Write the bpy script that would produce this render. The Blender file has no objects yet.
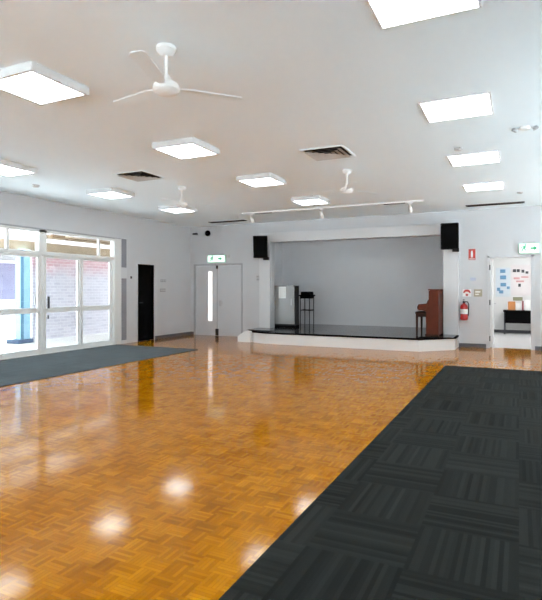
import bpy, bmesh, math, random
from mathutils import Vector, Matrix
random.seed(7)
S = bpy.context.scene
COL = S.collection
PI = math.pi

# ------------------------------------------------------------------ materials
def _new(name):
    m = bpy.data.materials.new(name); m.use_nodes = True
    nt = m.node_tree
    return m, nt, nt.nodes['Principled BSDF']

def mat(name, col, rough=.5, metal=0., spec=.5, var=.04, scale=12., bump=0., bscale=60., coat=0.):
    """a principled surface with a little procedural tone variation"""
    m, nt, b = _new(name)
    tc = nt.nodes.new('ShaderNodeTexCoord')
    n = nt.nodes.new('ShaderNodeTexNoise'); n.inputs['Scale'].default_value = scale; n.inputs['Detail'].default_value = 3
    nt.links.new(tc.outputs['Object'], n.inputs['Vector'])
    r = nt.nodes.new('ShaderNodeMix'); r.data_type = 'RGBA'
    r.inputs['A'].default_value = (*[max(0, c*(1-var)) for c in col], 1)
    r.inputs['B'].default_value = (*[min(1, c*(1+var)) for c in col], 1)
    nt.links.new(n.outputs['Fac'], r.inputs['Factor'])
    nt.links.new(r.outputs['Result'], b.inputs['Base Color'])
    b.inputs['Roughness'].default_value = rough
    b.inputs['Metallic'].default_value = metal
    b.inputs['Specular IOR Level'].default_value = spec
    b.inputs['Coat Weight'].default_value = coat
    if bump:
        n2 = nt.nodes.new('ShaderNodeTexNoise'); n2.inputs['Scale'].default_value = bscale
        nt.links.new(tc.outputs['Object'], n2.inputs['Vector'])
        bp = nt.nodes.new('ShaderNodeBump'); bp.inputs['Strength'].default_value = bump; bp.inputs['Distance'].default_value = .01
        nt.links.new(n2.outputs['Fac'], bp.inputs['Height']); nt.links.new(bp.outputs['Normal'], b.inputs['Normal'])
    return m

def emit(name, col, strength):
    m = bpy.data.materials.new(name); m.use_nodes = True
    nt = m.node_tree; b = nt.nodes['Principled BSDF']
    b.inputs['Base Color'].default_value = (*col, 1)
    b.inputs['Emission Color'].default_value = (*col, 1)
    b.inputs['Emission Strength'].default_value = strength
    b.inputs['Roughness'].default_value = .5
    return m

def glass(name, tint=(1, 1, 1), refl=1.0):
    m = bpy.data.materials.new(name); m.use_nodes = True
    nt = m.node_tree; nt.nodes.remove(nt.nodes['Principled BSDF'])
    t = nt.nodes.new('ShaderNodeBsdfTransparent'); t.inputs['Color'].default_value = (*tint, 1)
    g = nt.nodes.new('ShaderNodeBsdfGlossy'); g.inputs['Roughness'].default_value = .02
    f = nt.nodes.new('ShaderNodeFresnel')
    ge = nt.nodes.new('ShaderNodeNewGeometry')          # same reflectance whichever face of the sheet a ray meets
    mi = nt.nodes.new('ShaderNodeMapRange'); mi.inputs['To Min'].default_value = 1.45; mi.inputs['To Max'].default_value = 1/1.45
    nt.links.new(ge.outputs['Backfacing'], mi.inputs['Value']); nt.links.new(mi.outputs['Result'], f.inputs['IOR'])
    mx = nt.nodes.new('ShaderNodeMixShader')
    nt.links.new(f.outputs['Fac'], mx.inputs['Fac'])
    nt.links.new(t.outputs['BSDF'], mx.inputs[1]); nt.links.new(g.outputs['BSDF'], mx.inputs[2])
    nt.links.new(mx.outputs['Shader'], nt.nodes['Material Output'].inputs['Surface'])
    return m

def _math(nt, op, a, b=None, c=None):
    n = nt.nodes.new('ShaderNodeMath'); n.operation = op
    for i, v in enumerate((a, b, c)):
        if v is None: continue
        if isinstance(v, (int, float)): n.inputs[i].default_value = v
        else: nt.links.new(v, n.inputs[i])
    return n.outputs[0]

def parquet():
    m, nt, b = _new('parquet')
    tc = nt.nodes.new('ShaderNodeTexCoord')
    sp = nt.nodes.new('ShaderNodeSeparateXYZ'); nt.links.new(tc.outputs['Object'], sp.inputs[0])
    q = 1/.11
    X = _math(nt, 'MULTIPLY', sp.outputs['X'], q); Y = _math(nt, 'MULTIPLY', sp.outputs['Y'], q)
    fx = _math(nt, 'FLOOR', X); fy = _math(nt, 'FLOOR', Y)
    par = _math(nt, 'FLOORED_MODULO', _math(nt, 'ADD', fx, fy), 2.)
    ax = _math(nt, 'MULTIPLY', _math(nt, 'FRACT', X), 5.); ay = _math(nt, 'MULTIPLY', _math(nt, 'FRACT', Y), 5.)
    mixv = nt.nodes.new('ShaderNodeMix'); mixv.data_type = 'FLOAT'
    nt.links.new(par, mixv.inputs['Factor']); nt.links.new(ax, mixv.inputs['A']); nt.links.new(ay, mixv.inputs['B'])
    sl = mixv.outputs['Result']; si = _math(nt, 'FLOOR', sl)
    cv = nt.nodes.new('ShaderNodeCombineXYZ')
    nt.links.new(fx, cv.inputs[0]); nt.links.new(fy, cv.inputs[1]); nt.links.new(si, cv.inputs[2])
    wn = nt.nodes.new('ShaderNodeTexWhiteNoise'); wn.noise_dimensions = '3D'; nt.links.new(cv.outputs[0], wn.inputs['Vector'])
    ct = nt.nodes.new('ShaderNodeCombineXYZ'); nt.links.new(fx, ct.inputs[0]); nt.links.new(fy, ct.inputs[1])
    wt = nt.nodes.new('ShaderNodeTexWhiteNoise'); wt.noise_dimensions = '3D'; nt.links.new(ct.outputs[0], wt.inputs['Vector'])
    # broad tonal drift of the boards
    nz = nt.nodes.new('ShaderNodeTexNoise'); nz.inputs['Scale'].default_value = 5.; nz.inputs['Detail'].default_value = 5
    nt.links.new(tc.outputs['Object'], nz.inputs['Vector'])
    v = _math(nt, 'ADD', _math(nt, 'MULTIPLY', wn.outputs['Value'], .40), _math(nt, 'MULTIPLY', wt.outputs['Value'], .16))
    v = _math(nt, 'ADD', v, _math(nt, 'MULTIPLY', nz.outputs['Fac'], .55))
    rp = nt.nodes.new('ShaderNodeValToRGB'); cr = rp.color_ramp
    cr.elements[0].position = .1; cr.elements[0].color = (.24, .066, .0008, 1)
    cr.elements[1].position = .95; cr.elements[1].color = (.58, .245, .004, 1)
    e = cr.elements.new(.5); e.color = (.41, .142, .0015, 1)
    nt.links.new(v, rp.inputs['Fac'])
    # thin dark joints between fingers
    jn = _math(nt, 'LESS_THAN', _math(nt, 'ABSOLUTE', _math(nt, 'SUBTRACT', _math(nt, 'FRACT', sl), .5)), .46)
    mj = nt.nodes.new('ShaderNodeMix'); mj.data_type = 'RGBA'
    mj.inputs['A'].default_value = (.30, .095, .0012, 1)
    nt.links.new(jn, mj.inputs['Factor']); nt.links.new(rp.outputs['Color'], mj.inputs['B'])
    nt.links.new(mj.outputs['Result'], b.inputs['Base Color'])
    b.inputs['Roughness'].default_value = .095
    b.inputs['IOR'].default_value = 1.23
    b.inputs['Specular Tint'].default_value = (1, .80, .42, 1)
    nb = nt.nodes.new('ShaderNodeTexNoise'); nb.inputs['Scale'].default_value = 9.; nb.inputs['Detail'].default_value = 2
    nt.links.new(tc.outputs['Object'], nb.inputs['Vector'])
    bp = nt.nodes.new('ShaderNodeBump'); bp.inputs['Strength'].default_value = .002; bp.inputs['Distance'].default_value = .02
    nt.links.new(nb.outputs['Fac'], bp.inputs['Height']); nt.links.new(bp.outputs['Normal'], b.inputs['Normal'])
    return m

def carpet_tiles(name, dark, light, tile=.5):
    m, nt, b = _new(name)
    tc = nt.nodes.new('ShaderNodeTexCoord')
    sp = nt.nodes.new('ShaderNodeSeparateXYZ'); nt.links.new(tc.outputs['Object'], sp.inputs[0])
    X = _math(nt, 'MULTIPLY', sp.outputs['X'], 1/tile); Y = _math(nt, 'MULTIPLY', sp.outputs['Y'], 1/tile)
    fx = _math(nt, 'FLOOR', X); fy = _math(nt, 'FLOOR', Y)
    par = _math(nt, 'FLOORED_MODULO', _math(nt, 'ADD', fx, fy), 2.)
    mv = nt.nodes.new('ShaderNodeMix'); mv.data_type = 'FLOAT'
    nt.links.new(par, mv.inputs['Factor']); nt.links.new(X, mv.inputs['A']); nt.links.new(Y, mv.inputs['B'])
    st = _math(nt, 'FLOOR', _math(nt, 'MULTIPLY', mv.outputs['Result'], 22.))
    cv = nt.nodes.new('ShaderNodeCombineXYZ')
    nt.links.new(st, cv.inputs[0]); nt.links.new(fx, cv.inputs[1]); nt.links.new(fy, cv.inputs[2])
    wn = nt.nodes.new('ShaderNodeTexWhiteNoise'); wn.noise_dimensions = '3D'; nt.links.new(cv.outputs[0], wn.inputs['Vector'])
    ct = nt.nodes.new('ShaderNodeCombineXYZ'); nt.links.new(fx, ct.inputs[0]); nt.links.new(fy, ct.inputs[1])
    wt = nt.nodes.new('ShaderNodeTexWhiteNoise'); wt.noise_dimensions = '3D'; nt.links.new(ct.outputs[0], wt.inputs['Vector'])
    nz = nt.nodes.new('ShaderNodeTexNoise'); nz.inputs['Scale'].default_value = 160.
    nt.links.new(tc.outputs['Object'], nz.inputs['Vector'])
    v = _math(nt, 'ADD', _math(nt, 'MULTIPLY', wn.outputs['Value'], .6), _math(nt, 'MULTIPLY', wt.outputs['Value'], .25))
    v = _math(nt, 'ADD', v, _math(nt, 'MULTIPLY', nz.outputs['Fac'], .2))
    mx = nt.nodes.new('ShaderNodeMix'); mx.data_type = 'RGBA'
    mx.inputs['A'].default_value = (*dark, 1); mx.inputs['B'].default_value = (*light, 1)
    nt.links.new(v, mx.inputs['Factor']); nt.links.new(mx.outputs['Result'], b.inputs['Base Color'])
    b.inputs['Roughness'].default_value = .95
    b.inputs['Specular IOR Level'].default_value = .15
    bp = nt.nodes.new('ShaderNodeBump'); bp.inputs['Strength'].default_value = .4; bp.inputs['Distance'].default_value = .004
    nt.links.new(nz.outputs['Fac'], bp.inputs['Height']); nt.links.new(bp.outputs['Normal'], b.inputs['Normal'])
    return m

def bricks():
    m, nt, b = _new('painted brick')
    tc = nt.nodes.new('ShaderNodeTexCoord')
    sp = nt.nodes.new('ShaderNodeSeparateXYZ'); nt.links.new(tc.outputs['Object'], sp.inputs[0])
    cv = nt.nodes.new('ShaderNodeCombineXYZ'); nt.links.new(sp.outputs['Y'], cv.inputs[0]); nt.links.new(sp.outputs['Z'], cv.inputs[1])
    br = nt.nodes.new('ShaderNodeTexBrick'); br.inputs['Scale'].default_value = 1.
    br.inputs['Brick Width'].default_value = .24; br.inputs['Row Height'].default_value = .086; br.inputs['Mortar Size'].default_value = .010
    br.inputs['Color1'].default_value = (.56, .54, .62, 1); br.inputs['Color2'].default_value = (.68, .65, .72, 1)
    br.inputs['Mortar'].default_value = (.74, .73, .77, 1)
    nt.links.new(cv.outputs[0], br.inputs['Vector'])
    b2 = nt.nodes.new('ShaderNodeTexBrick'); b2.inputs['Scale'].default_value = 1.
    b2.inputs['Brick Width'].default_value = .24; b2.inputs['Row Height'].default_value = .086; b2.inputs['Mortar Size'].default_value = .010
    b2.inputs['Color1'].default_value = (.62, .34, .38, 1); b2.inputs['Color2'].default_value = (.68, .46, .49, 1)
    b2.inputs['Mortar'].default_value = (.72, .64, .66, 1)
    nt.links.new(cv.outputs[0], b2.inputs['Vector'])
    mr = nt.nodes.new('ShaderNodeMapRange'); mr.inputs['From Min'].default_value = 1.7; mr.inputs['From Max'].default_value = 2.1
    nz = nt.nodes.new('ShaderNodeTexNoise'); nz.inputs['Scale'].default_value = 2.; nt.links.new(tc.outputs['Object'], nz.inputs['Vector'])
    zz = _math(nt, 'ADD', sp.outputs['Z'], _math(nt, 'MULTIPLY', _math(nt, 'SUBTRACT', nz.outputs['Fac'], .5), .5))
    nt.links.new(zz, mr.inputs['Value'])
    mx = nt.nodes.new('ShaderNodeMix'); mx.data_type = 'RGBA'
    nt.links.new(mr.outputs['Result'], mx.inputs['Factor'])
    nt.links.new(br.outputs['Color'], mx.inputs['A']); nt.links.new(b2.outputs['Color'], mx.inputs['B'])
    nt.links.new(mx.outputs['Result'], b.inputs['Base Color']); b.inputs['Roughness'].default_value = .9
    return m

M = {}
M['wall'] = mat('grey wall paint', (.63, .633, .645), .6, var=.012, scale=3, bump=.05, bscale=120)
M['wallback'] = mat('grey back wall paint', (.62, .623, .635), .6, var=.012, scale=3, bump=.05, bscale=120)
M['stagewall'] = mat('stage wall paint', (.80, .80, .81), .6, var=.012, scale=3, bump=.05, bscale=120)
M['ceil'] = mat('ceiling paint', (.85, .92, .95), .7, var=.01, scale=2)
M['white'] = mat('white paint', (.82, .82, .81), .4, var=.015)
M['pier'] = mat('pale grey paint', (.69, .693, .70), .5, var=.012)
M['alu'] = mat('white aluminium', (.80, .80, .78), .35, var=.01)
M['doorgrey'] = mat('grey door paint', (.62, .625, .64), .45, var=.015)
M['skirt'] = mat('dark grey skirting', (.10, .105, .12), .5)
M['black'] = mat('black paint', (.0015, .0015, .0018), .7, spec=.06, var=.2)
M['speaker'] = mat('black speaker cabinet', (.004, .004, .004), .75, var=.2)
M['grille'] = mat('black speaker cloth', (.003, .003, .003), .95, spec=.1, var=.3, scale=200)
M['deck'] = mat('black stage vinyl', (.028, .030, .032), .16, var=.15, bump=.02)
M['floor'] = parquet()
M['carpet'] = carpet_tiles('charcoal carpet tile', (.003, .0038, .0034), (.025, .028, .0255))
M['carpetblue'] = carpet_tiles('teal grey carpet tile', (.070, .086, .092), (.115, .138, .146))  # charcoal carpet with the window's daylight mixed into its colour
M['panel'] = emit('light diffuser', (.88, .96, 1), 4.0)
M['steel'] = mat('brushed steel', (.55, .55, .56), .3, metal=1.)
M['darkmetal'] = mat('dark metal', (.06, .06, .065), .4, metal=.6)
M['fixture'] = mat('light fixture enamel', (.70, .72, .73), .5)
M['meet'] = mat('door gasket', (.42, .42, .43), .6)
M['vent'] = mat('vent enamel', (.55, .54, .53), .5)
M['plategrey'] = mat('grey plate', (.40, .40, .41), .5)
M['dark'] = mat('dark duct', (.012, .011, .010), .9)
M['slot'] = mat('dark slot grille', (.06, .06, .062), .6)
M['signwhite'] = emit('exit sign face', (.80, 1, .90), .30)
M['green'] = emit('exit sign green', (.004, .22, .09), .25)
M['greencase'] = mat('pale green case', (.55, .85, .68), .4)
M['red'] = mat('fire red', (.50, .022, .020), .35, coat=.3)
M['redsign'] = mat('red sign', (.55, .05, .04), .5)
M['signpaper'] = mat('sign white', (.85, .85, .84), .5)
M['tan'] = mat('tan sign', (.42, .37, .27), .5)
M['wood'] = mat('red brown piano wood', (.115, .024, .009), .5, var=.25, scale=6, spec=.2)
M['wooddark'] = mat('dark bench wood', (.040, .014, .008), .5, var=.25, spec=.2)
M['ivory'] = mat('ivory keys', (.8, .77, .68), .3)
M['cupboard'] = mat('grey cupboard steel', (.34, .34, .335), .3, metal=.25, var=.05, scale=3)
M['cupdark'] = mat('black cupboard side', (.012, .012, .012), .5)
M['paper'] = mat('paper', (.88, .88, .86), .7)
M['glass'] = glass('clear glass', (.97, .98, .98))
M['greypane'] = mat('grey frosted pane', (.30, .30, .33), .25)
M['concrete'] = mat('pale concrete', (.74, .74, .73), .9, var=.06, scale=4)
M['brick'] = bricks()
M['blue'] = mat('pale blue paint', (.34, .58, .74), .5)
M['bluedark'] = mat('slate blue paint', (.10, .16, .26), .6)
M['bluemid'] = mat('mid blue paint', (.13, .28, .42), .5)
M['render'] = mat('white render', (.34, .34, .335), .8)
M['winlav'] = mat('lavender window', (.17, .17, .24), .2)
M['timber'] = mat('tan timber', (.44, .34, .23), .7, var=.2, scale=4)
M['timberdark'] = mat('brown timber', (.25, .16, .09), .7, var=.2, scale=4)
M['roofsheet'] = mat('pale roof sheet', (.72, .70, .66), .6)
M['vinylfloor'] = mat('pale vinyl floor', (.70, .69, .69), .25)
M['inkblue'] = mat('blue print', (.16, .34, .55), .6)
M['inkblack'] = mat('black print', (.05, .05, .06), .6)
M['inkpink'] = mat('pink print', (.75, .42, .42), .6)
M['orange'] = mat('orange brown card', (.62, .26, .09), .6)
M['posterblue'] = mat('pale blue poster', (.72, .80, .86), .6)
M['posterpink'] = mat('pale pink poster', (.84, .79, .79), .6)
M['olive'] = mat('olive print', (.32, .33, .22), .6)

# ------------------------------------------------------------------ mesh helpers
class MB:
    def __init__(s): s.bm = bmesh.new()
    def box(s, x0, x1, y0, y1, z0, z1, bev=0., seg=2, rot=None):
        vs = [s.bm.verts.new((x, y, z)) for x in (x0, x1) for y in (y0, y1) for z in (z0, z1)]
        f = [(0, 1, 3, 2), (4, 6, 7, 5), (0, 4, 5, 1), (2, 3, 7, 6), (0, 2, 6, 4), (1, 5, 7, 3)]
        fs = [s.bm.faces.new([vs[i] for i in q]) for q in f]
        if rot is not None:
            for v in vs: v.co = rot @ v.co
        if bev:
            es = list({e for q in fs for e in q.edges})
            bmesh.ops.bevel(s.bm, geom=es, offset=bev, segments=seg, affect='EDGES', profile=.5)
        return s
    def prism(s, pts, z0, z1, axis='z', cap=True):
        """outline pts extruded; axis z: (x,y); axis y: pts are (x,z) from y z0..z1; axis x: pts are (y,z)"""
        def P(p, t):
            return (p[0], p[1], t) if axis == 'z' else ((p[0], t, p[1]) if axis == 'y' else (t, p[0], p[1]))
        a = [s.bm.verts.new(P(p, z0)) for p in pts]; b = [s.bm.verts.new(P(p, z1)) for p in pts]
        n = len(pts)
        for i in range(n): s.bm.faces.new((a[i], a[(i+1) % n], b[(i+1) % n], b[i]))
        if cap: s.bm.faces.new(a[::-1]); s.bm.faces.new(b)
        return s
    def lathe(s, prof, cx=0, cy=0, n=28, mtx=None):
        rings = []
        for r, z in prof:
            if r < 1e-6: rings.append([s.bm.verts.new((cx, cy, z))])
            else: rings.append([s.bm.verts.new((cx+r*math.cos(2*PI*i/n), cy+r*math.sin(2*PI*i/n), z)) for i in range(n)])
        for a, b in zip(rings, rings[1:]):
            for i in range(n):
                j = (i+1) % n
                if len(a) == 1 and len(b) == 1: continue
                if len(a) == 1: s.bm.faces.new((a[0], b[i], b[j]))
                elif len(b) == 1: s.bm.faces.new((a[i], a[j], b[0]))
                else: s.bm.faces.new((a[i], a[j], b[j], b[i]))
        if mtx is not None:
            for rg in rings:
                for v in rg: v.co = mtx @ v.co
        return s
    def tube(s, pts, r, n=10):
        pts = [Vector(p) for p in pts]; rings = []
        for i, p in enumerate(pts):
            d = (pts[min(i+1, len(pts)-1)] - pts[max(i-1, 0)]).normalized()
            up = Vector((0, 0, 1)) if abs(d.z) < .9 else Vector((1, 0, 0))
            u = d.cross(up).normalized(); w = d.cross(u)
            rings.append([s.bm.verts.new(p + u*r*math.cos(2*PI*k/n) + w*r*math.sin(2*PI*k/n)) for k in range(n)])
        for a, b in zip(rings, rings[1:]):
            for k in range(n): s.bm.faces.new((a[k], a[(k+1) % n], b[(k+1) % n], b[k]))
        s.bm.faces.new(rings[0][::-1]); s.bm.faces.new(rings[-1])
        return s
    def frustum(s, a, za, b, zb, cx=0, cy=0):
        """open square ring between half sizes a (at za) and b (at zb)"""
        q = ((-1, -1), (1, -1), (1, 1), (-1, 1))
        A = [s.bm.verts.new((cx+a*x, cy+a*y, za)) for x, y in q]; B = [s.bm.verts.new((cx+b*x, cy+b*y, zb)) for x, y in q]
        for i in range(4): s.bm.faces.new((A[i], A[(i+1) % 4], B[(i+1) % 4], B[i]))
        return s
    def build(s, name, m, parent=None, smooth=False, loc=None, kind=None, label=None):
        bmesh.ops.recalc_face_normals(s.bm, faces=s.bm.faces[:])
        me = bpy.data.meshes.new(name); s.bm.to_mesh(me); s.bm.free()
        o = bpy.data.objects.new(name, me); COL.objects.link(o)
        me.materials.append(m)
        if smooth:
            for p in me.polygons: p.use_smooth = True
            try: me.set_sharp_from_angle(angle=math.radians(35))
            except Exception: pass
        if parent is not None: o.parent = parent
        if loc is not None: o.location = loc
        if kind: o['kind'] = kind
        if label: o['label'] = label
        return o

def tag(o, label, cat, group=None, kind=None):
    o['label'] = label; o['category'] = cat
    if group: o['group'] = group
    if kind: o['kind'] = kind
    return o

def thing(name, label, cat, loc=(0, 0, 0), rz=0., group=None):
    o = bpy.data.objects.new(name, None); COL.objects.link(o)
    o.location = loc; o.rotation_euler = (0, 0, rz)
    return tag(o, label, cat, group)

def copy_tree(o, parent=None):
    c = o.copy(); COL.objects.link(c)
    if parent is not None: c.parent = parent
    for ch in list(o.children): copy_tree(ch, c)
    return c

def struct(name, mb, m, parent=None):
    o = mb.build(name, m, parent)
    if parent is None: o['kind'] = 'structure'
    return o

def struct_empty(name, label=None):
    o = bpy.data.objects.new(name, None); COL.objects.link(o); o['kind'] = 'structure'
    if label: o['label'] = label
    return o

# ------------------------------------------------------------------ dimensions
XL, XR, YF, YB, ZC = -8.84, 2.5, -2.2, 12.82, 3.2
WY0, WY1, WZ = 5.30, 9.72, 2.57            # glazed door opening in the left wall
SX0, SX1, SZ = -6.14, -1.61, 2.64          # stage opening in the back wall
DX0, DX1, DZ = -0.62, 0.26, 2.09           # right doorway
EX0, EX1, EZ = -8.72, -7.06, 2.09          # double exit doors
KY0, KY1, KZ = 10.46, 11.10, 2.0           # dark doorway in the left wall
T = .16

# ------------------------------------------------------------------ room shell
struct('floor', MB().box(XL-.0, XR, YF, YB+.16, -.08, 0), M['floor'])
struct('ceiling', MB().box(XL-.2, XR+.2, YF-.2, YB+.2, ZC, ZC+.1), M['ceil'])
w = MB()
w.box(XL-T, XL, YF, WY0, 0, ZC); w.box(XL-T, XL, WY0, WY1, WZ, ZC); w.box(XL-T, XL, WY1, KY0, 0, ZC)
w.box(XL-T, XL, KY0, KY1, KZ, ZC); w.box(XL-T, XL, KY1, YB, 0, ZC)
struct('wall_left', w, M['wall'])
w = MB()
w.box(XL-T, EX0, YB, YB+T, 0, ZC); w.box(EX0, EX1, YB, YB+T, EZ, ZC); w.box(EX1, SX0, YB, YB+T, 0, ZC)
w.box(SX0, SX1, YB, YB+T, SZ, ZC); w.box(SX1, DX0, YB, YB+T, 0, ZC); w.box(DX0, DX1, YB, YB+T, DZ, ZC)
w.box(DX1, XR+T, YB, YB+T, 0, ZC)
struct('wall_back', w, M['wallback'])
RW = [(4.4, 7.6), (8.4, 11.8)]  # unseen openings, added so daylight reaches the far ceiling
w = MB().box(XR, XR+T, YF, YB, 0, .5).box(XR, XR+T, YF, YB, 2.8, ZC)
for a, b in zip([YF]+[q[1] for q in RW], [q[0] for q in RW]+[YB]): w.box(XR, XR+T, a, b, .5, 2.8)
struct('wall_right', w, M['wall'])
for i, (a, b) in enumerate(RW):
    wn_ = struct_empty('window_%d' % (i+6), 'wide window in the side wall beyond the right of the view')
    f = MB(); x0, x1 = XR+.05, XR+.11
    f.box(x0, x1, a, a+.06, .5, 2.8).box(x0, x1, b-.06, b, .5, 2.8).box(x0, x1, a, b, .5, .56).box(x0, x1, a, b, 2.74, 2.8)
    for k in (1, 2): f.box(x0, x1, a+(b-a)*k/3-.03, a+(b-a)*k/3+.03, .5, 2.8)
    f.build('frame', M['alu'], wn_)  # frame and pane belong to the added unseen window
    MB().box(XR+.077, XR+.083, a+.06, b-.06, .56, 2.74).build('pane', M['glass'], wn_)
FW = [(-8.4, -5.2), (-4.9, -1.7), (-1.4, 1.9)]  # unseen openings, added to bring daylight in from behind
w = MB().box(XL-T, XR+T, YF-T, YF, 0, .12).box(XL-T, XR+T, YF-T, YF, 2.9, ZC)
for a, b in zip([XL-T]+[q[1] for q in FW], [q[0] for q in FW]+[XR+T]): w.box(a, b, YF-T, YF, .12, 2.9)
struct('wall_front', w, M['wall'])
for i, (a, b) in enumerate(FW):
    wn_ = struct_empty('window_%d' % (i+3), 'wide window in the wall behind the viewpoint')
    f = MB(); y0, y1 = YF-.10, YF-.04
    f.box(a, a+.06, y0, y1, .12, 2.9).box(b-.06, b, y0, y1, .12, 2.9).box(a, b, y0, y1, .12, .18).box(a, b, y0, y1, 2.84, 2.9)
    for k in (1, 2): f.box(a+(b-a)*k/3-.03, a+(b-a)*k/3+.03, y0, y1, .12, 2.9)
    f.build('frame', M['alu'], wn_)  # frame and pane belong to the added unseen window
    MB().box(a+.06, b-.06, YF-.072, YF-.066, .18, 2.84).build('pane', M['glass'], wn_)
# stage recess
struct('wall_stage_back', MB().box(-6.86, -1.0, 14.72, 14.88, 0, ZC), M['stagewall'])
struct('wall_stage_left', MB().box(-6.86, -6.70, YB+T, 14.72, 0, ZC), M['stagewall'])
struct('wall_stage_right', MB().box(-1.16, -1.0, YB+T, 14.72, 0, ZC), M['stagewall'])
struct('ceiling_stage', MB().box(-6.86, -1.0, YB+T, 14.88, 2.98, 3.08), M['ceil'])
# proscenium frame
struct('trim_1', MB().box(-6.48, SX0, YB-.12, YB, 0, 2.9, .006), M['pier'])
struct('trim_2', MB().box(SX1, -1.27, YB-.12, YB, 0, 2.9, .006), M['pier'])
struct('trim_3', MB().box(SX0, SX1, YB-.12, YB+.02, SZ, 2.9, .006), M['pier'])
# skirting
struct('baseboard_back', MB().box(XL, EX0, YB-.015, YB, 0, .09).box(EX1, -6.48, YB-.015, YB, 0, .09)
       .box(-1.27, DX0-.06, YB-.015, YB, 0, .09).box(DX1+.06, XR, YB-.015, YB, 0, .09), M['skirt'])
struct('baseboard_left', MB().box(XL, XL+.015, KY1+.04, YB, 0, .09).box(XL, XL+.015, YF, WY0-.05, 0, .09), M['skirt'])

# room behind the doorway
struct('floor_back_room', MB().box(-1.0, XR+.3, YB+.16, 17.7, -.08, 0), M['vinylfloor'])
struct('wall_back_room_far', MB().box(-1.0, XR+.3, 17.6, 17.76, 0, ZC), M['white'])
struct('wall_back_room_left', MB().box(-.98, -.86, YB+T, 17.6, 0, ZC), M['white'])
struct('wall_back_room_right', MB().box(XR+.14, XR+.3, YB+T, 17.6, 0, ZC), M['white'])
struct('ceiling_back_room', MB().box(-1.0, XR+.3, YB+.2, 17.76, 2.9, 3.0), M['ceil'])
struct('baseboard_back_room', MB().box(-.86, XR+.14, 17.58, 17.6, 0, .09), M['skirt'])

# ------------------------------------------------------------------ glazed doors on the left
win = struct_empty('window_1', 'wide white framed sliding glass doors with transom lights above, in the left wall')
xf0, xf1 = XL-.11, XL+.02
fr = MB()
fr.box(xf0, xf1, WY0, WY1+.02, WZ-.05, WZ)                         # head
fr.box(xf0, xf1, WY0, WY1, 2.05, 2.13, .004)                       # transom
fr.box(xf0, xf1, WY0, WY1, 0, .025)                                # sill track
fr.box(xf0, xf1+.01, 9.58, 9.80, 0, WZ+.02, .006)                  # right jamb
fr.box(xf0, xf1, WY0-.06, WY0+.10, 0, WZ)
fr.box(xf0, xf1, 7.42, 7.60, 2.13, WZ)                             # transom post
fr.box(xf0+.04, xf1-.03, 6.69, 6.75, 2.13, WZ-.05); fr.box(xf0+.04, xf1-.03, 9.10, 9.15, 2.13, WZ-.05)
fr.build('frame', M['alu'], win)
MB().box(XL, XL+.03, WY0-.06, 9.80, WZ+.0, WZ+.03, .003).build('head_flashing', M['plategrey'], win)  # grey strip drawn in for the shadow line along the head
for i, (a, b, dx) in enumerate(((WY0+.10, 6.52, 0), (6.40, 7.505, .02), (7.515, 8.62, .02), (8.48, 9.58, 0))):
    lf = MB(); x0, x1 = xf0+.03+dx, xf1-.05+dx
    sa = .10
    lf.box(x0, x1, a, a+sa, .025, 2.05, .004); lf.box(x0, x1, b-sa, b, .025, 2.05, .004)
    lf.box(x0, x1, a+sa, b-sa, .025, .125, .003); lf.box(x0, x1, a+sa, b-sa, 2.0, 2.05); lf.box(x0, x1, a+sa, b-sa, .86, .97, .003)
    leaf = lf.build('sliding_leaf', M['alu'], win)
    MB().box((x0+x1)/2-.003, (x0+x1)/2+.003, a+sa, b-sa, .97, 2.0).box((x0+x1)/2-.003, (x0+x1)/2+.003, a+sa, b-sa, .125, .86).build('pane', M['glass'], leaf)
    if i == 1:
        MB().box(x1, x1+.035, 7.31, 7.345, 1.04, 1.26, .008).build('pull_handle', M['steel'], leaf)
    if i == 2:
        MB().box(x1, x1+.04, 7.64, 7.675, .95, 1.20, .008).build('pull_handle', M['darkmetal'], leaf)
        MB().box(x1, x1+.015, 7.64, 7.675, .73, .81, .005).build('lock', M['darkmetal'], leaf)
tp = MB()
for a, b in ((WY0+.1, 6.69), (6.75, 7.42), (7.60, 9.10), (9.15, 9.58)):
    tp.box(XL-.05, XL-.044, a, b, 2.13, WZ-.05)
tp.build('transom_pane', M['glass'], win)
side = struct_empty('window_2', 'narrow sidelight with two grey panes beside the sliding glass doors')
MB().box(XL, XL+.02, 9.80, 9.83, 0, 2.62).box(XL, XL+.02, 9.83, 10.02, 1.62, 1.89).box(XL, XL+.02, 9.83, 10.02, 0, .09).box(XL, XL+.02, 9.83, 10.02, 2.6, 2.62).build('frame', M['pier'], side)
MB().box(XL, XL+.010, 9.83, 10.02, 1.89, 2.60).build('upper_pane', M['greypane'], side)
MB().box(XL, XL+.010, 9.83, 10.02, .09, 1.62).build('lower_pane', M['greypane'], side)

# ------------------------------------------------------------------ doors
d1 = struct_empty('door_1', 'black door in the left wall')
MB().box(XL-.09, XL-.045, KY0, KY1, .005, KZ, .004).build('door_leaf', M['black'], d1)  # black panel put in for the darkness inside the doorway
MB().box(XL-T, XL+.004, KY0-.0, KY0+.02, 0, KZ).box(XL-T, XL+.004, KY1-.02, KY1, 0, KZ).box(XL-T, XL+.004, KY0, KY1, KZ-.02, KZ).build('door_frame', M['black'], d1)
MB().tube([(XL-.045, KY0+.09, 1.0), (XL-.005, KY0+.09, 1.0), (XL-.005, KY0+.2, 1.0)], .010).build('door_handle', M['darkmetal'], d1, True)  # handle on the black panel that stands in for the dark doorway
struct('floor_threshold', MB().box(XL-T, XL, KY0, KY1, -.05, .004), M['skirt'])

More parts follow.
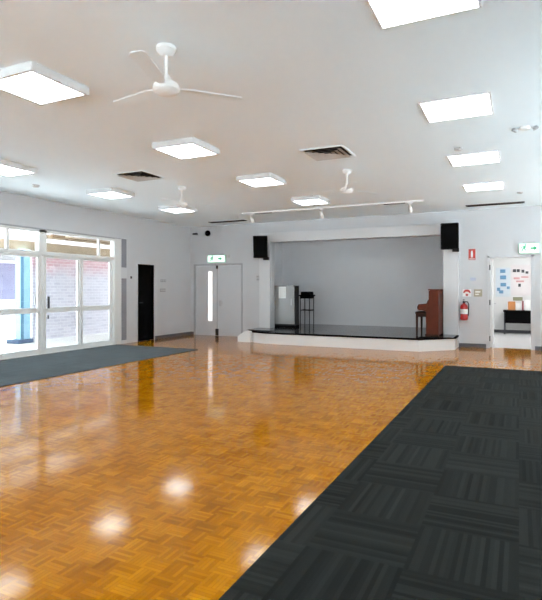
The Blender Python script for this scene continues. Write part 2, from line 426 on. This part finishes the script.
d2 = struct_empty('door_2', 'pair of grey exit doors in the far corner')
e0, e1, em = EX0, EX1, -7.92
MB().box(e0, e0+.05, YB-.012, YB+.12, 0, EZ).box(e1-.05, e1, YB-.012, YB+.12, 0, EZ).box(e0, e1, YB-.012, YB+.12, EZ-.05, EZ, .003).build('door_frame', M['meet'], d2)
yl0, yl1 = YB+.015, YB+.06
# left leaf with a slot for its vision panel
v0, v1, vz0, vz1 = -8.235, -8.085, .42, 1.87
lf = MB()
lf.box(e0+.055, v0, yl0, yl1, .001, EZ-.055); lf.box(v1, em-.012, yl0, yl1, .001, EZ-.055); lf.box(v0, v1, yl0, yl1, .001, vz0); lf.box(v0, v1, yl0, yl1, vz1, EZ-.055)
leaf = lf.build('door_leaf', M['doorgrey'], d2)
lit = emit('daylit frosted glass', (1, 1, 1), .28)  # emission stands in for daylight behind the glass
MB().box(v0, v1, YB+.03, YB+.042, vz0, vz1).build('vision_panel', lit, leaf, label='narrow bright glass strip')
leaf = MB().box(em+.012, e1-.055, yl0, yl1, .001, EZ-.055).build('door_leaf', M['doorgrey'], d2)
hp = MB().box(-7.86, -7.78, YB+.003, YB+.015, .86, 1.02, .004)
hp.tube([(-7.82, YB+.01, .95), (-7.82, YB-.05, .95), (-7.70, YB-.05, .95)], .012)
hp.build('door_handle', M['steel'], leaf, True)
MB().box(em-.012, em+.012, yl0-.004, yl1, .001, EZ-.055).build('meeting_stile', M['meet'], d2)
MB().box(em-.03, em+.03, YB-.01, YB+.02, EZ-.14, EZ-.05, .004).build('door_latch', M['darkmetal'], d2)
MB().box(em-.05, em+.05, YB-.004, YB+.016, .01, .2, .004).build('floor_bolt', M['darkmetal'], d2)

d3 = struct_empty('door_3', 'open doorway at the right of the back wall')
MB().box(DX0-.05, DX0+.02, YB-.015, YB+T+.01, 0, DZ+.03, .003).box(DX1-.02, DX1+.05, YB-.015, YB+T+.01, 0, DZ+.03, .003).box(DX0-.05, DX1+.05, YB-.015, YB+T+.01, DZ-.02, DZ+.03, .003).build('door_frame', M['doorgrey'], d3)
lf = MB().box(DX0+.022, DX0+.062, YB+T+.02, YB+T+.86, .01, DZ-.03, .003).build('door_leaf', M['white'], d3, label='white door leaf swung open into the room behind')
MB().tube([(DX0+.06, YB+T+.80, 1.0), (DX0+.11, YB+T+.80, 1.0), (DX0+.11, YB+T+.69, 1.0)], .010).build('door_handle', M['steel'], lf, True)
for z in (.22, 1.05, 1.85):
    MB().box(DX0+.005, DX0+.032, YB-.022, YB+.012, z-.06, z+.06, .003).build('hinge', M['darkmetal'], d3)

# ------------------------------------------------------------------ carpets
tag(MB().box(-1.17, XR, YF, 9.50, 0, .012, .003).build('carpet', M['carpet']), 'charcoal carpet of square tiles to the right of the parquet', 'carpet')
tag(MB().box(XL+.005, -6.46, YF, 9.66, 0, .012, .003).build('carpet', M['carpetblue']), 'teal grey carpet strip in front of the sliding glass doors', 'carpet')

# ------------------------------------------------------------------ stage
HS = .285
st = thing('stage', 'low white fronted stage with a black deck across the back of the hall', 'stage', (0, 0, 0))
front = [(-6.46, 12.70), (-6.46, 12.10), (-6.32, 11.82), (-6.05, 11.58), (-5.70, 11.46), (-5.25, 11.42), (-1.95, 11.42), (-1.28, 12.10), (-1.28, 12.70)]
MB().prism(front, 0, HS-.035).build('stage_front', M['white'], st)
def offs(pts, d):
    cx = sum(p[0] for p in pts)/len(pts); cy = 13.5
    out = []
    for x, y in pts:
        out.append((x + (-d if x < -6.2 else (d if x > -1.5 else 0)), y - (d if y < 12.3 else 0)))
    return out
MB().prism(offs(front, .02), HS-.035, HS).build('stage_nosing', M['black'], st)
MB().box(-6.44, -1.30, 11.9, 12.70, HS, HS+.003).box(-5.6, -2.0, 11.46, 11.9, HS, HS+.003).build('stage_deck', M['deck'], st)
struct('floor_stage', MB().box(SX0, SX1, 12.70, 12.98, 0, HS+.003).box(-6.70, -1.16, 12.98, 14.72, 0, HS+.003), M['deck'])
# sloped white side step at the left end
MB().prism([(-6.52, 0), (-6.15, 0), (-6.15, HS-.002), (-6.32, HS-.002), (-6.52, .14)], 11.56, 12.6, axis='y').build('side_step', M['white'], st)

# ------------------------------------------------------------------ speakers
def speaker(label, x, z, tilt, rz):
    t = thing('loudspeaker', label, 'speaker', (x, YB-.12, z), 0, 'wall speakers either side of the stage')
    R = Matrix.Translation((0, -.26, 0)) @ Matrix.Rotation(rz, 4, 'Z') @ Matrix.Rotation(tilt, 4, 'X')
    wd, dp, ht = .40, .30, .60
    b = MB(); b.prism([(-wd/2, -dp/2), (wd/2, -dp/2), (wd/2-.06, dp/2), (-wd/2+.06, dp/2)], -ht/2, ht/2)
    bmesh.ops.bevel(b.bm, geom=b.bm.edges[:], offset=.012, segments=2, affect='EDGES')
    for v in b.bm.verts: v.co = R @ v.co
    b.build('cabinet', M['speaker'], t)
    MB().box(-wd/2+.02, wd/2-.02, -dp/2-.012, -dp/2+.004, -ht/2+.02, ht/2-.02, .006, rot=R).build('grille', M['grille'], t)
    MB().box(-.06, .06, -.02, 0, -.12, .12, .004).tube([(0, -.01, 0), (0, -.16, 0)], .02).build('wall_bracket', M['speaker'], t)
    MB().box(.05, .20, -.06, .08, -ht/2-.06, -ht/2+.02, .006, rot=R).build('clamp', M['speaker'], t)
speaker('black loudspeaker high on the wall beside the exit doors end of the stage', -6.28, 2.50, math.radians(6), math.radians(16))
speaker('black loudspeaker high above the fire extinguisher end of the stage', -1.43, 2.57, math.radians(6), math.radians(4))

# ------------------------------------------------------------------ things on the stage
Z0 = HS+.004
cb = thing('cupboard', 'grey upright cupboard with a white paper notice, on the stage', 'cupboard', (-5.90, 13.20, Z0))
MB().box(-.35, .335, -.16, .17, .06, 1.15, .006).build('body', M['cupdark'], cb)
dr = MB().box(-.345, .345, -.20, -.162, .10, 1.16, .008).build('door', M['cupboard'], cb)
MB().box(.25, .28, -.235, -.20, .62, .80, .006).build('door_handle', M['steel'], dr)
MB().box(-.35, .34, -.18, .17, 0, .06).build('plinth', M['black'], cb)
MB().box(-.35, .345, -.19, .17, 1.15, 1.165, .004).build('top_panel', M['cupboard'], cb)
tag(MB().box(-6.02, -5.80, 12.994, 12.998, 1.10, 1.42).build('paper_notice', M['paper']), 'white sheet of paper stuck on the grey cupboard', 'notice')

ts = thing('stand_table', 'tall narrow black table standing beside the grey cupboard on stage', 'table', (-5.43, 13.66, Z0))
ts.scale = (.76, .85, 1.08)
MB().box(-.24, .22, -.24, .24, .80, .84, .006).build('table_top', M['black'], ts)
MB().box(-.18, .16, -.20, .20, .84, .92, .01).build('tray', M['black'], ts)
MB().box(-.20, .18, -.21, .21, .74, .80).build('apron', M['black'], ts)
MB().box(-.19, .17, -.02, .02, .42, .45).box(-.19, -.16, -.20, .20, .42, .45).box(.14, .17, -.20, .20, .42, .45).build('stretcher', M['black'], ts)
for sx in (-.20, .16):
    for sy in (-.21, .18):
        MB().box(sx, sx+.025, sy, sy+.025, 0, .75).build('leg', M['darkmetal'], ts)

pn = thing('upright_piano', 'red brown upright piano seen end on at the right of the stage', 'piano', (-1.624, 12.02, Z0))
# local x to the left is the keyboard side, y runs along the keyboard
L = 1.46
for y0 in (0, L-.04):
    MB().prism([(-.0, 0), (-.27, 0), (-.27, .58), (-.255, .62), (-.22, .80), (-.19, 1.04), (-.0, 1.04)], y0, y0+.04, axis='y').build('end_panel', M['wood'], pn)
    MB().prism([(-.26, .56), (-.46, .60), (-.47, .66), (-.44, .72), (-.25, .74)], y0, y0+.05, axis='y').build('key_cheek', M['wood'], pn)
MB().box(-.22, -.01, .04, L-.04, .02, 1.03).build('case', M['wood'], pn)
MB().box(-.225, .01, -.012, L+.012, 1.04, 1.065, .005).build('lid', M['wood'], pn)
MB().box(-.45, -.22, .05, L-.05, .58, .625).build('keybed', M['wood'], pn)
MB().box(-.43, -.27, .08, L-.08, .625, .65, .003).build('keys', M['ivory'], pn)
MB().prism([(-.24, .66), (-.30, .67), (-.24, .82)], .06, L-.06, axis='y').build('fallboard', M['wood'], pn)
for y0 in (-.004, L-.06): MB().box(-.29, -.01, y0, y0+.064, 0, .05).build('toe_block', M['wooddark'], pn)

bn = thing('piano_bench', 'dark wooden piano bench in front of the upright piano', 'bench', (-1.995, 12.10, Z0))
MB().box(-.15, .14, -.02, .68, .50, .545, .006).build('seat', M['wooddark'], bn)
MB().box(-.13, .12, 0, .66, .43, .50).build('apron', M['wooddark'], bn)
for sx in (-.14, .085):
    for sy in (-.005, .62):
        MB().prism([(sx+.005, 0), (sx+.04, 0), (sx+.05, .5), (sx-.002, .5)], sy, sy+.045, axis='y').build('leg', M['wooddark'], bn)

# ------------------------------------------------------------------ ceiling lights
MID = 'square surface mounted ceiling lights'; FL = 'square light panels set flush in the ceiling'
def surface_light(x, y, label):
    t = thing('ceiling_light', label, 'ceiling light', (x, y, ZC), 0, MID)
    f = MB(); a, b = .312, .278
    f.box(-a, a, -a, -b, -.075, 0, .004); f.box(-a, a, b, a, -.075, 0, .004); f.box(-a, -b, -b, b, -.075, 0, .004); f.box(b, a, -b, b, -.075, 0, .004)
    f.build('frame', M['fixture'], t)
    MB().box(-b, b, -b, b, -.068, -.050).build('diffuser', M['panel'], t)
    return t
def copy_light(src, x, y, label):
    c = copy_tree(src); c.location = (x, y, ZC); c['label'] = label; return c
s0 = surface_light(-3.86, 3.22, 'largest square surface mounted ceiling light, nearest the viewer and upper left')
copy_light(s0, -3.87, 5.52, 'surface mounted ceiling light between the two square air vents, nearest row to them')
copy_light(s0, -3.86, 7.66, 'surface mounted ceiling light straight behind the one between the two air vents')
copy_light(s0, -3.84, 9.84, 'surface mounted ceiling light just in front of the white spotlight track')
copy_light(s0, -6.95, 5.24, 'surface mounted ceiling light over the sliding glass doors, cut by the left edge')
copy_light(s0, -6.97, 7.48, 'surface mounted ceiling light over the teal carpet, beside a small dark vent')
copy_light(s0, -6.95, 9.58, 'small looking surface mounted ceiling light furthest back, near the black door')
def flush_light(x, y, label):
    t = thing('flush_ceiling_light', label, 'ceiling light', (x, y, ZC), 0, FL)
    f = MB(); a, b = .335, .312
    f.box(-a, a, -a, -b, -.012, 0, .003); f.box(-a, a, b, a, -.012, 0, .003); f.box(-a, -b, -b, b, -.012, 0, .003); f.box(b, a, -b, b, -.012, 0, .003)
    f.build('frame', M['white'], t)
    MB().box(-b, b, -b, b, -.009, -.001).build('diffuser', M['panel'], t)
    return t
f0 = flush_light(-.55, 3.30, 'flush light panel cut off by the top edge, above the charcoal carpet')
copy_light(f0, -.57, 5.56, 'large flush light panel, second of the line running to the doorway')
copy_light(f0, -.57, 7.82, 'flush light panel, third of the line running to the doorway')
copy_light(f0, -.57, 10.0, 'flush light panel nearest the doorway, just before the dark slot vent')
# unseen lamps added to light the foreground, most continuing the ceiling grid
for x, y in ((-6.95, 2.95), (-6.95, .7), (-3.86, .95), (-.57, 1.0), (-3.86, -1.2), (-.57, -1.2), (-6.95, -1.2), (1.6, 2.0)):
    la = bpy.data.lights.new('hall lamp', 'AREA'); la.shape = 'SQUARE'; la.size = .58; la.energy = 4.0; la.color = (.88, .96, 1)
    lo = bpy.data.objects.new('hall lamp', la); COL.objects.link(lo); lo.location = (x, y, ZC-.02)

# ------------------------------------------------------------------ ceiling fans
def fan(x, y, rz, label, drop=.33):
    t = thing('ceiling_fan', label, 'ceiling fan', (x, y, ZC), 0, 'white ceiling fans')
    MB().lathe([(0, 0), (.075, 0), (.078, -.02), (.06, -.05), (.03, -.068), (0, -.068)]).build('canopy', M['white'], t, True)
    MB().lathe([(0, -.05), (.013, -.05), (.013, -drop+.09), (0, -drop+.09)], n=12).build('downrod', M['white'], t, True)
    MB().lathe([(0, -drop+.11), (.03, -drop+.11), (.04, -drop+.07), (.03, -drop+.065), (.09, -drop+.05), (.100, -drop+.025), (.103, -drop), (.088, -drop-.02), (.04, -drop-.038), (0, -drop-.04)], n=36).build('motor', M['white'], t, True)
    for k in range(3):
        a = rz + k*2*PI/3
        R = Matrix.Rotation(a, 4, 'Z') @ Matrix.Translation((0, 0, -drop+.02)) @ Matrix.Rotation(math.radians(6), 4, 'X')
        b = MB(); b.prism([(.10, -.025), (.20, -.05), (.58, -.058), (.61, -.03), (.61, .03), (.58, .058), (.20, .05), (.10, .025)], -.003, .003)
        for v in b.bm.verts: v.co = R @ v.co
        b.build('blade', M['ceil'], t)
    return t
fan(-2.43, 3.20, .85, 'white ceiling fan nearest the viewer')
fan(-5.50, 7.70, .5, 'distant white ceiling fan, left of the far pair')
fan(-2.41, 7.72, 1.0, 'distant white ceiling fan, right of the far pair')

# ------------------------------------------------------------------ air vents
def square_vent(x, y, label):
    t = thing('air_vent', label, 'air vent', (x, y, ZC), 0, 'square ceiling air vents')
    MB().box(-.26, .26, -.26, .26, -.004, 0).build('duct', M['dark'], t)
    fr = MB(); a, b = .30, .27
    fr.box(-a, a, -a, -b, -.012, 0); fr.box(-a, a, b, a, -.012, 0); fr.box(-a, -b, -b, b, -.012, 0); fr.box(b, a, -b, b, -.012, 0)
    fr.build('frame', M['ceil'], t)
    lv = MB()
    for a in (.25, .185, .12):
        lv.frustum(a-.07, -.006, a, -.030); lv.frustum(a-.068, -.006, a+.002, -.030)
    lv.box(-.05, .05, -.05, .05, -.03, -.026)
    lv.build('louvres', M['vent'], t)
square_vent(-5.56, 6.62, 'square dark ceiling vent toward the glass doors')
square_vent(-2.33, 6.62, 'square dark ceiling vent toward the stage middle, left of a flush light panel')
def slot_vent(x0, x1, y, label):
    t = thing('slot_vent', label, 'air vent', ((x0+x1)/2, y, ZC), 0, 'dark slot vents by the back wall'); h = (x1-x0)/2
    MB().box(-h, h, -.10, .10, -.012, 0, .003).build('frame', M['slot'], t)
    s = MB()
    for k in range(3): s.box(-h+.03, h-.03, -.07+k*.055, -.04+k*.055, -.018, -.010)
    s.build('slats', M['dark'], t)
slot_vent(-7.70, -6.58, 12.10, 'dark slot vent in the ceiling above the grey exit doors')
slot_vent(-1.06, .11, 12.16, 'dark slot vent in the ceiling above the open doorway')
tag(MB().lathe([(0, 0), (.06, 0), (.06, -.02), (.045, -.04), (0, -.045)]).build('smoke_detector', M['vent'], None, True, (-7.72, 6.42, ZC)), 'small round detector on the ceiling above the sliding glass doors', 'detector')
tag(MB().lathe([(0, 0), (.05, 0), (.05, -.015), (.035, -.03), (0, -.034)]).build('smoke_detector', M['vent'], None, True, (-.72, 7.16, ZC)), 'small round detector on the ceiling beside the third flush light panel', 'detector')
em_ = thing('emergency_light', 'small twin headed emergency light on the ceiling at far right', 'emergency light', (.06, 6.55, ZC))
MB().lathe([(0, 0), (.06, 0), (.055, -.03), (0, -.035)]).build('base', M['white'], em_, True)
for s in (-1, 1):
    MB().lathe([(0, 0), (.025, 0), (.032, -.03), (0, -.026)], n=18, mtx=Matrix.Translation((s*.10, 0, -.008)) @ Matrix.Rotation(-s*.5, 4, 'Y')).build('lamp_head', M['plategrey'], em_, True)
MB().box(-.1, .1, -.012, .012, -.02, -.006).build('arm', M['white'], em_)
tag(MB().lathe([(0, 0), (.05, 0), (.05, -.015), (.035, -.03), (0, -.034)]).build('smoke_detector', M['vent'], None, True, (.02, 10.9, ZC)), 'small round detector on the ceiling right of the last flush light panel', 'detector')

# ------------------------------------------------------------------ spotlight track
tr = MB().box(-6.05, -1.78, 10.93, 10.97, ZC-.035, ZC, .004).build('track_rail', M['white'])
tag(tr, 'long white spotlight track on the ceiling in front of the stage', 'track')
for x, lab in ((-5.80, 'white track spotlight at the end toward the exit doors'), (-4.02, 'white track spotlight in the middle of the track'), (-2.05, 'white track spotlight at the end toward the open doorway')):
    t = thing('track_spotlight', lab, 'spotlight', (x, 10.95, ZC-.035), 0, 'spotlights on the ceiling track')
    MB().box(-.05, .05, -.016, .016, -.03, 0, .003).build('adapter', M['white'], t)
    MB().tube([(0, 0, -.02), (0, 0, -.10)], .010).build('stem', M['white'], t, True)
    R = Matrix.Translation((0, .02, -.13)) @ Matrix.Rotation(math.radians(55), 4, 'X') @ Matrix.Rotation(0, 4, 'Z')
    MB().lathe([(0, .07), (.03, .07), (.038, .05), (.045, -.08), (.04, -.08), (.035, -.06), (0, -.06)], n=20, mtx=R).build('lamp_head', M['white'], t, True)
    MB().box(.10 if x < -3 else -.55, .55 if x < -3 else -.10, -.014, .014, -.014, -.001).build('track_insert', M['darkmetal'], t) if x != -4.02 else None  # dark strip along the rail beside each end spotlight

# ------------------------------------------------------------------ exit signs
def running_man(mb, cx, cz, s, y0, y1, face=1):
    def P(pts): mb.prism([(cx+face*px*s, cz+pz*s) for px, pz in pts], y0, y1, axis='y')
    P([(.10+.09*math.cos(a), .36+.09*math.sin(a)) for a in [i*PI/5 for i in range(10)]])
    P([(-.12, .24), (.10, .26), (.14, .16), (.04, -.06), (-.12, -.04)])
    P([(.08, .24), (.30, .10), (.26, .04), (.06, .14)])
    P([(-.10, .24), (-.32, .16), (-.34, -.02), (-.27, -.02), (-.24, .10), (-.08, .16)])
    P([(-.02, -.02), (.20, -.12), (.18, -.34), (.10, -.34), (.10, -.17), (-.10, -.10)])
    P([(-.12, -.02), (-.14, -.24), (-.36, -.40), (-.40, -.33), (-.24, -.20), (-.20, .0)])
def exit_sign(x, z, w_, h_, label, bulge=False):
    t = thing('exit_sign', label, 'exit sign', (x, YB, z), 0, 'lit exit signs')
    MB().box(-w_/2, w_/2, -.06, 0, -h_/2, h_/2, .02, 3).build('case', M['greencase'], t)
    MB().box(-w_/2+.018, w_/2-.018, -.066, -.055, -h_/2+.018, h_/2-.018, .012, 3).build('face', M['signwhite'], t)
    g = MB(); running_man(g, -w_*.22, 0, h_*.9, -.070, -.065); g.build('running_figure', M['green'], t)
    g = MB()
    k = h_*.62
    g.prism([(w_*.22+px*k, pz*k) for px, pz in ((-.45, .14), (.05, .14), (.05, .36), (.5, 0), (.05, -.36), (.05, -.14), (-.45, -.14))], -.070, -.065, axis='y')
    g.build('arrow', M['green'], t)
    MB().box(-w_*.3, w_*.3, -.045, 0, h_/2, h_/2+.03).build('mount', M['vent'], t)
exit_sign(-7.91, 2.235, .60, .22, 'lit exit sign above the pair of grey doors')
exit_sign(.20, 2.26, .42, .23, 'lit exit sign above the open doorway')
tag(MB().box(-7.55, -7.48, YB-.04, YB, 2.26, 2.33, .006).build('door_sensor', M['vent']), 'small grey sensor beside the exit sign over the grey doors', 'sensor')

# ------------------------------------------------------------------ things on the walls
tag(MB().lathe([(0, 0), (.07, 0), (.085, .03), (.08, .07), (.05, .11), (0, .125)], mtx=Matrix.Translation((-8.21, YB, 2.99)) @ Matrix.Rotation(PI/2, 4, 'X')).build('dome_camera', M['black'], None, True), 'round black dome camera high in the far corner', 'camera')
tag(MB().box(-8.72, -8.58, YB-.08, YB, 2.965, 3.015, .01).build('motion_sensor', M['darkmetal']), 'small dark sensor in the corner, left of the black dome', 'sensor')
def plate(name, label, cat, face, a0, a1, z0, z1, m='vent', rock=True):
    t = thing(name, label, cat)
    def B(a0, a1, z0, z1, d0, d1, bev):
        mb = MB()
        if face == 'left': mb.box(XL+d0, XL+d1, a0, a1, z0, z1, bev)
        elif face == 'back': mb.box(a0, a1, YB-d1, YB-d0, z0, z1, bev)
        else: mb.box(a0, a1, YB-.12-d1, YB-.12-d0, z0, z1, bev)
        return mb
    B(a0, a1, z0, z1, 0, .012, .003).build('plate', M[m], t)
    if rock:
        n = 3; w_ = (a1-a0)/n
        for k in range(n): B(a0+w_*(k+.25), a0+w_*(k+.75), (z0*2+z1)/3, (z0+z1*2)/3, .012, .018, .002).build('switch', M['pier'], t)
plate('light_switch', 'upper grey switch plate to the right of the black door', 'switch', 'left', 11.38, 11.62, 1.55, 1.62, 'plategrey')
plate('light_switch', 'lower grey switch plate to the right of the black door', 'switch', 'left', 11.36, 11.60, 1.28, 1.37, 'plategrey')
plate('door_button', 'tiny dark button to the left of the black door', 'button', 'left', 10.17, 10.23, 1.62, 1.68, 'darkmetal', False)
plate('wall_control', 'small grey control plate below the speaker by the exit doors', 'control', 'back', -6.62, -6.50, 1.60, 1.73, 'plategrey')

# fire equipment by the doorway
fs = thing('fire_sign', 'red fire extinguisher location sign high on the wall', 'sign', (-.985, YB, 2.16))
MB().box(-.075, .075, -.008, 0, -.125, .125, .003).build('sign_plate', M['redsign'], fs)
MB().prism([(-.022, -.07), (.022, -.07), (.022, .04), (.012, .055), (.02, .085), (-.012, .085), (-.02, .055), (-.022, .04)], -.012, -.007, axis='y').build('pictogram', M['signpaper'], fs)
MB().box(-.06, .06, -.012, -.007, -.112, -.095).build('caption_bar', M['signpaper'], fs)
fh = thing('fire_sign', 'red and white fire extinguisher instruction sign just above the extinguisher', 'sign', (-1.095, YB, 1.265))
MB().box(-.095, .095, -.006, 0, -.085, .085, .002).build('sign_plate', M['signpaper'], fh)
MB().prism([(-.085, .0), (-.07, .05), (-.03, .078), (.03, .078), (.07, .05), (.085, .0), (.05, .0), (.03, .03), (-.03, .03), (-.05, .0)], -.010, -.005, axis='y').prism([(-.02, -.07), (.02, -.07), (.03, -.02), (-.03, -.02)], -.010, -.005, axis='y').build('red_print', M['redsign'], fh)
tn = thing('information_sign', 'tan square information sign beside the red and white one', 'sign', (-.855, YB, 1.265))
MB().box(-.09, .09, -.006, 0, -.085, .085, .002).build('sign_plate', M['tan'], tn)
MB().box(-.06, .05, -.010, -.005, .01, .045).box(-.06, .02, -.010, -.005, -.045, -.02).build('pale_print', M['signpaper'], tn)
tag(MB().box(-1.02, -.90, YB-.008, YB, 1.55, 1.62, .002).build('wall_plate', mat('pale blue plate', (.48, .52, .62), .5)), 'pale bluish plate on the wall between the fire signs', 'plate')

ex = thing('fire_extinguisher', 'red fire extinguisher hung on the wall below the fire signs', 'fire extinguisher', (-1.15, YB-.10, .64))
MB().lathe([(0, 0), (.07, 0), (.085, .02), (.085, .30), (.07, .35), (.03, .375), (.028, .40), (0, .40)]).build('cylinder', M['red'], ex, True)
MB().lathe([(.0862, .14), (.0866, .14), (.0866, .25), (.0862, .25)]).build('label_band', M['signpaper'], ex, True)
MB().lathe([(0, .39), (.03, .39), (.03, .43), (0, .43)], n=14).build('valve', M['darkmetal'], ex, True)
MB().box(-.015, .015, -.09, .02, .43, .445, .004).box(-.015, .015, -.10, .02, .46, .475, .004).build('lever', M['darkmetal'], ex)
MB().tube([(.02, 0, .42), (.08, -.02, .42), (.105, -.03, .36), (.10, -.04, .2), (.095, -.04, .1)], .011).build('hose', M['black'], ex, True)
MB().box(-.03, .03, .085, .10, .22, .34).build('wall_hook', M['darkmetal'], ex)

# ------------------------------------------------------------------ room behind the doorway
dk = thing('desk', 'dark desk with a black front panel seen through the open doorway', 'desk', (-.05, 17.15, 0))
MB().box(-.38, .95, -.25, .35, .68, .72, .004).build('desk_top', M['black'], dk)
MB().box(-.35, .92, -.22, -.19, .34, .68).build('front_panel', M['black'], dk)
for sx in (-.36, .89):
    for sy in (-.22, .30):
        MB().box(sx, sx+.04, sy, sy+.04, 0, .68).build('leg', M['skirt'], dk)
tag(MB().box(-.30, -.10, 17.1, 17.3, .72, .98, .01).build('cardboard_box', M['orange']), 'orange brown box standing on the desk in the room behind', 'box')
tag(MB().box(-.09, .08, 17.15, 17.30, .72, .93, .006).build('paper_box', M['paper']), 'white paper box on the desk beside the orange box', 'box')
tag(MB().box(.085, .125, 17.10, 17.30, .72, 1.0, .004).build('folder', mat('maroon folder', (.30, .05, .07), .5)), 'maroon folder standing upright on the desk', 'folder')
tag(MB().box(.15, .33, 17.10, 17.32, .72, 1.02, .006).build('document_tray', M['paper']), 'white tray standing at the doorway edge of the desk', 'tray')
def poster(name, label, x0, x1, z0, z1, base, marks):
    t = thing(name, label, 'poster', (0, 17.598, 0))
    MB().box(x0, x1, -.006, 0, z0, z1).build('sheet', M[base], t)
    for m, lst in marks:
        for a, b, c, d in lst: MB().box(a, b, -.010, -.005, c, d).build('print', M[m], t)
poster('poster', 'pale blue poster with blue print seen through the doorway', -.66, -.24, 1.12, 2.02, 'posterblue',
       [('inkblue', [(-.53, -.38, 1.86, 1.97), (-.53, -.36, 1.66, 1.78), (-.62, -.53, 1.30, 1.40), (-.52, -.36, 1.44, 1.55), (-.34, -.26, 1.36, 1.44), (-.56, -.44, 1.22, 1.32)])])
poster('poster', 'pale pink poster headed with black print seen through the doorway', -.22, .38, 1.16, 2.10, 'posterpink',
       [('inkblack', [(-.17, -.08, 1.88, 1.97), (-.06, .02, 1.88, 1.97), (.07, .15, 1.86, 1.95), (.18, .26, 1.83, 1.90), (-.02, .05, 1.43, 1.52)]),
        ('inkpink', [(-.15, .02, 1.66, 1.72), (-.08, .14, 1.57, 1.62), (.06, .26, 1.70, 1.75)])])
poster('poster', 'low olive printed notice above the desk seen through the doorway', -.20, .14, .98, 1.14, 'signpaper', [('olive', [(-.17, .10, 1.0, 1.11)])])
la = bpy.data.lights.new('back room lamp', 'AREA'); la.shape = 'RECTANGLE'; la.size = 1.2; la.size_y = 1.2; la.energy = 21
lo = bpy.data.objects.new('back room lamp', la); COL.objects.link(lo); lo.location = (.8, 15.3, 2.88)

# ------------------------------------------------------------------ outside the glass doors
struct('ground', MB().box(-40, XL-T, -15, 40, -.12, -.02), M['concrete'])
struct('ground_front', MB().box(XL-T, 40, -25, YF-T, -.12, -.02), M['concrete'])  # unseen ground, added to bounce sun up through the rear windows
struct('ground_right', MB().box(XR+T, 40, YF-T, YB+T, -.12, -.02), M['concrete'])  # unseen ground, added to bounce sun up through the side windows
struct('roof', MB().prism([(XL-.3, 3.32), (XR+.3, 3.32), (XR+.3, 3.45), ((XL+XR)/2, 3.6), (XL-.3, 3.45)], YF-.3, 15.0, axis='y'), M['roofsheet'])  # unseen hall roof, added and kept low to limit its shadow outside
struct('wall_outside', MB().box(-11.9, -11.7, 9.62, 16.5, -.02, 2.45), M['brick'])
vr = thing('verandah', 'timber verandah roof outside the sliding glass doors', 'verandah', (0, 0, 0))
MB().box(-11.55, -11.43, 3.0, 16.5, 2.36, 2.60).build('fascia_beam', M['timber'], vr)
for k, x in enumerate((-11.0, -10.5, -10.0)):
    MB().box(x-.04, x+.04, 9.2, 16.5, 2.66-.02*k, 2.76-.02*k).build('batten', M['timberdark' if k % 2 else 'timber'], vr)
MB().box(-11.7, XL-T-.01, 9.6, 16.5, 2.85, 2.88).build('roof_sheet', M['roofsheet'], vr)
pb = thing('verandah_post', 'pale blue post standing outside the sliding glass doors', 'post', (-11.46, 9.10, -.02))
MB().box(-.05, .14, -.15, .15, 0, 2.38, .01).build('shaft', M['blue'], pb)
MB().box(.138, .147, -.14, -.055, .1, 2.36).build('edge_strip', M['bluemid'], pb)
MB().box(-.24, .2, -.26, .2, 0, .10, .01).build('plinth', M['bluedark'], pb)
nb = thing('neighbouring_building', 'white rendered building across the yard outside the glass doors', 'building', (-13.3, 8.0, -.02))
MB().box(-3.0, 0, -9.0, 3.4, 0, 2.55).build('wall', M['render'], nb)
MB().box(-3.2, .3, -9.2, 3.6, 2.55, 2.7).build('roof_edge', M['white'], nb)
for y0, y1 in ((.9, 2.42), (-2.2, -.6)):
    f = MB().box(0, .04, y0, y1, 1.0, 2.2, .01).build('window', M['white'], nb)
    MB().box(.03, .05, y0+.07, y1-.07, 1.07, 2.12).build('pane', M['winlav'], f)
MB().box(0, .03, -9.0, 3.4, 0, .16).build('plinth', mat('grey plinth', (.45, .44, .43), .8), nb)

# ------------------------------------------------------------------ sky and camera
W = bpy.data.worlds.new('sky'); S.world = W; W.use_nodes = True
bg = W.node_tree.nodes['Background']; bg.inputs['Color'].default_value = (.88, .95, 1.0, 1); bg.inputs['Strength'].default_value = .85
sn = bpy.data.lights.new('sun', 'SUN'); sn.energy = 13.; sn.angle = math.radians(3); sn.color = (.80, .92, 1)
so = bpy.data.objects.new('sun', sn); COL.objects.link(so); so.rotation_euler = Vector((0.02, -.55, -.85)).to_track_quat('-Z', 'Y').to_euler()
F = 515.0; yaw = math.atan(248/515)
cam = bpy.data.cameras.new('camera'); co = bpy.data.objects.new('camera', cam); COL.objects.link(co)
co.location = (0, 0, 1.35); co.rotation_euler = (PI/2, 0, yaw)
cam.sensor_fit = 'VERTICAL'; cam.sensor_height = 36.; cam.lens = F/600*36.
cam.shift_y = (289.3-300)/600
cam.clip_end = 200; cam.clip_start = .05
S.camera = co
S.view_settings.view_transform = 'Standard'; S.view_settings.look = 'None'
S.view_settings.exposure = 1.76; S.view_settings.gamma = 1.0
S.view_settings.use_curve_mapping = False
S.cycles.use_denoising = True
S.cycles.denoising_input_passes = 'RGB_ALBEDO_NORMAL'; S.cycles.denoising_prefilter = 'FAST'
S.cycles.max_bounces = 10; S.cycles.diffuse_bounces = 6
S.cycles.sample_clamp_indirect = 5.
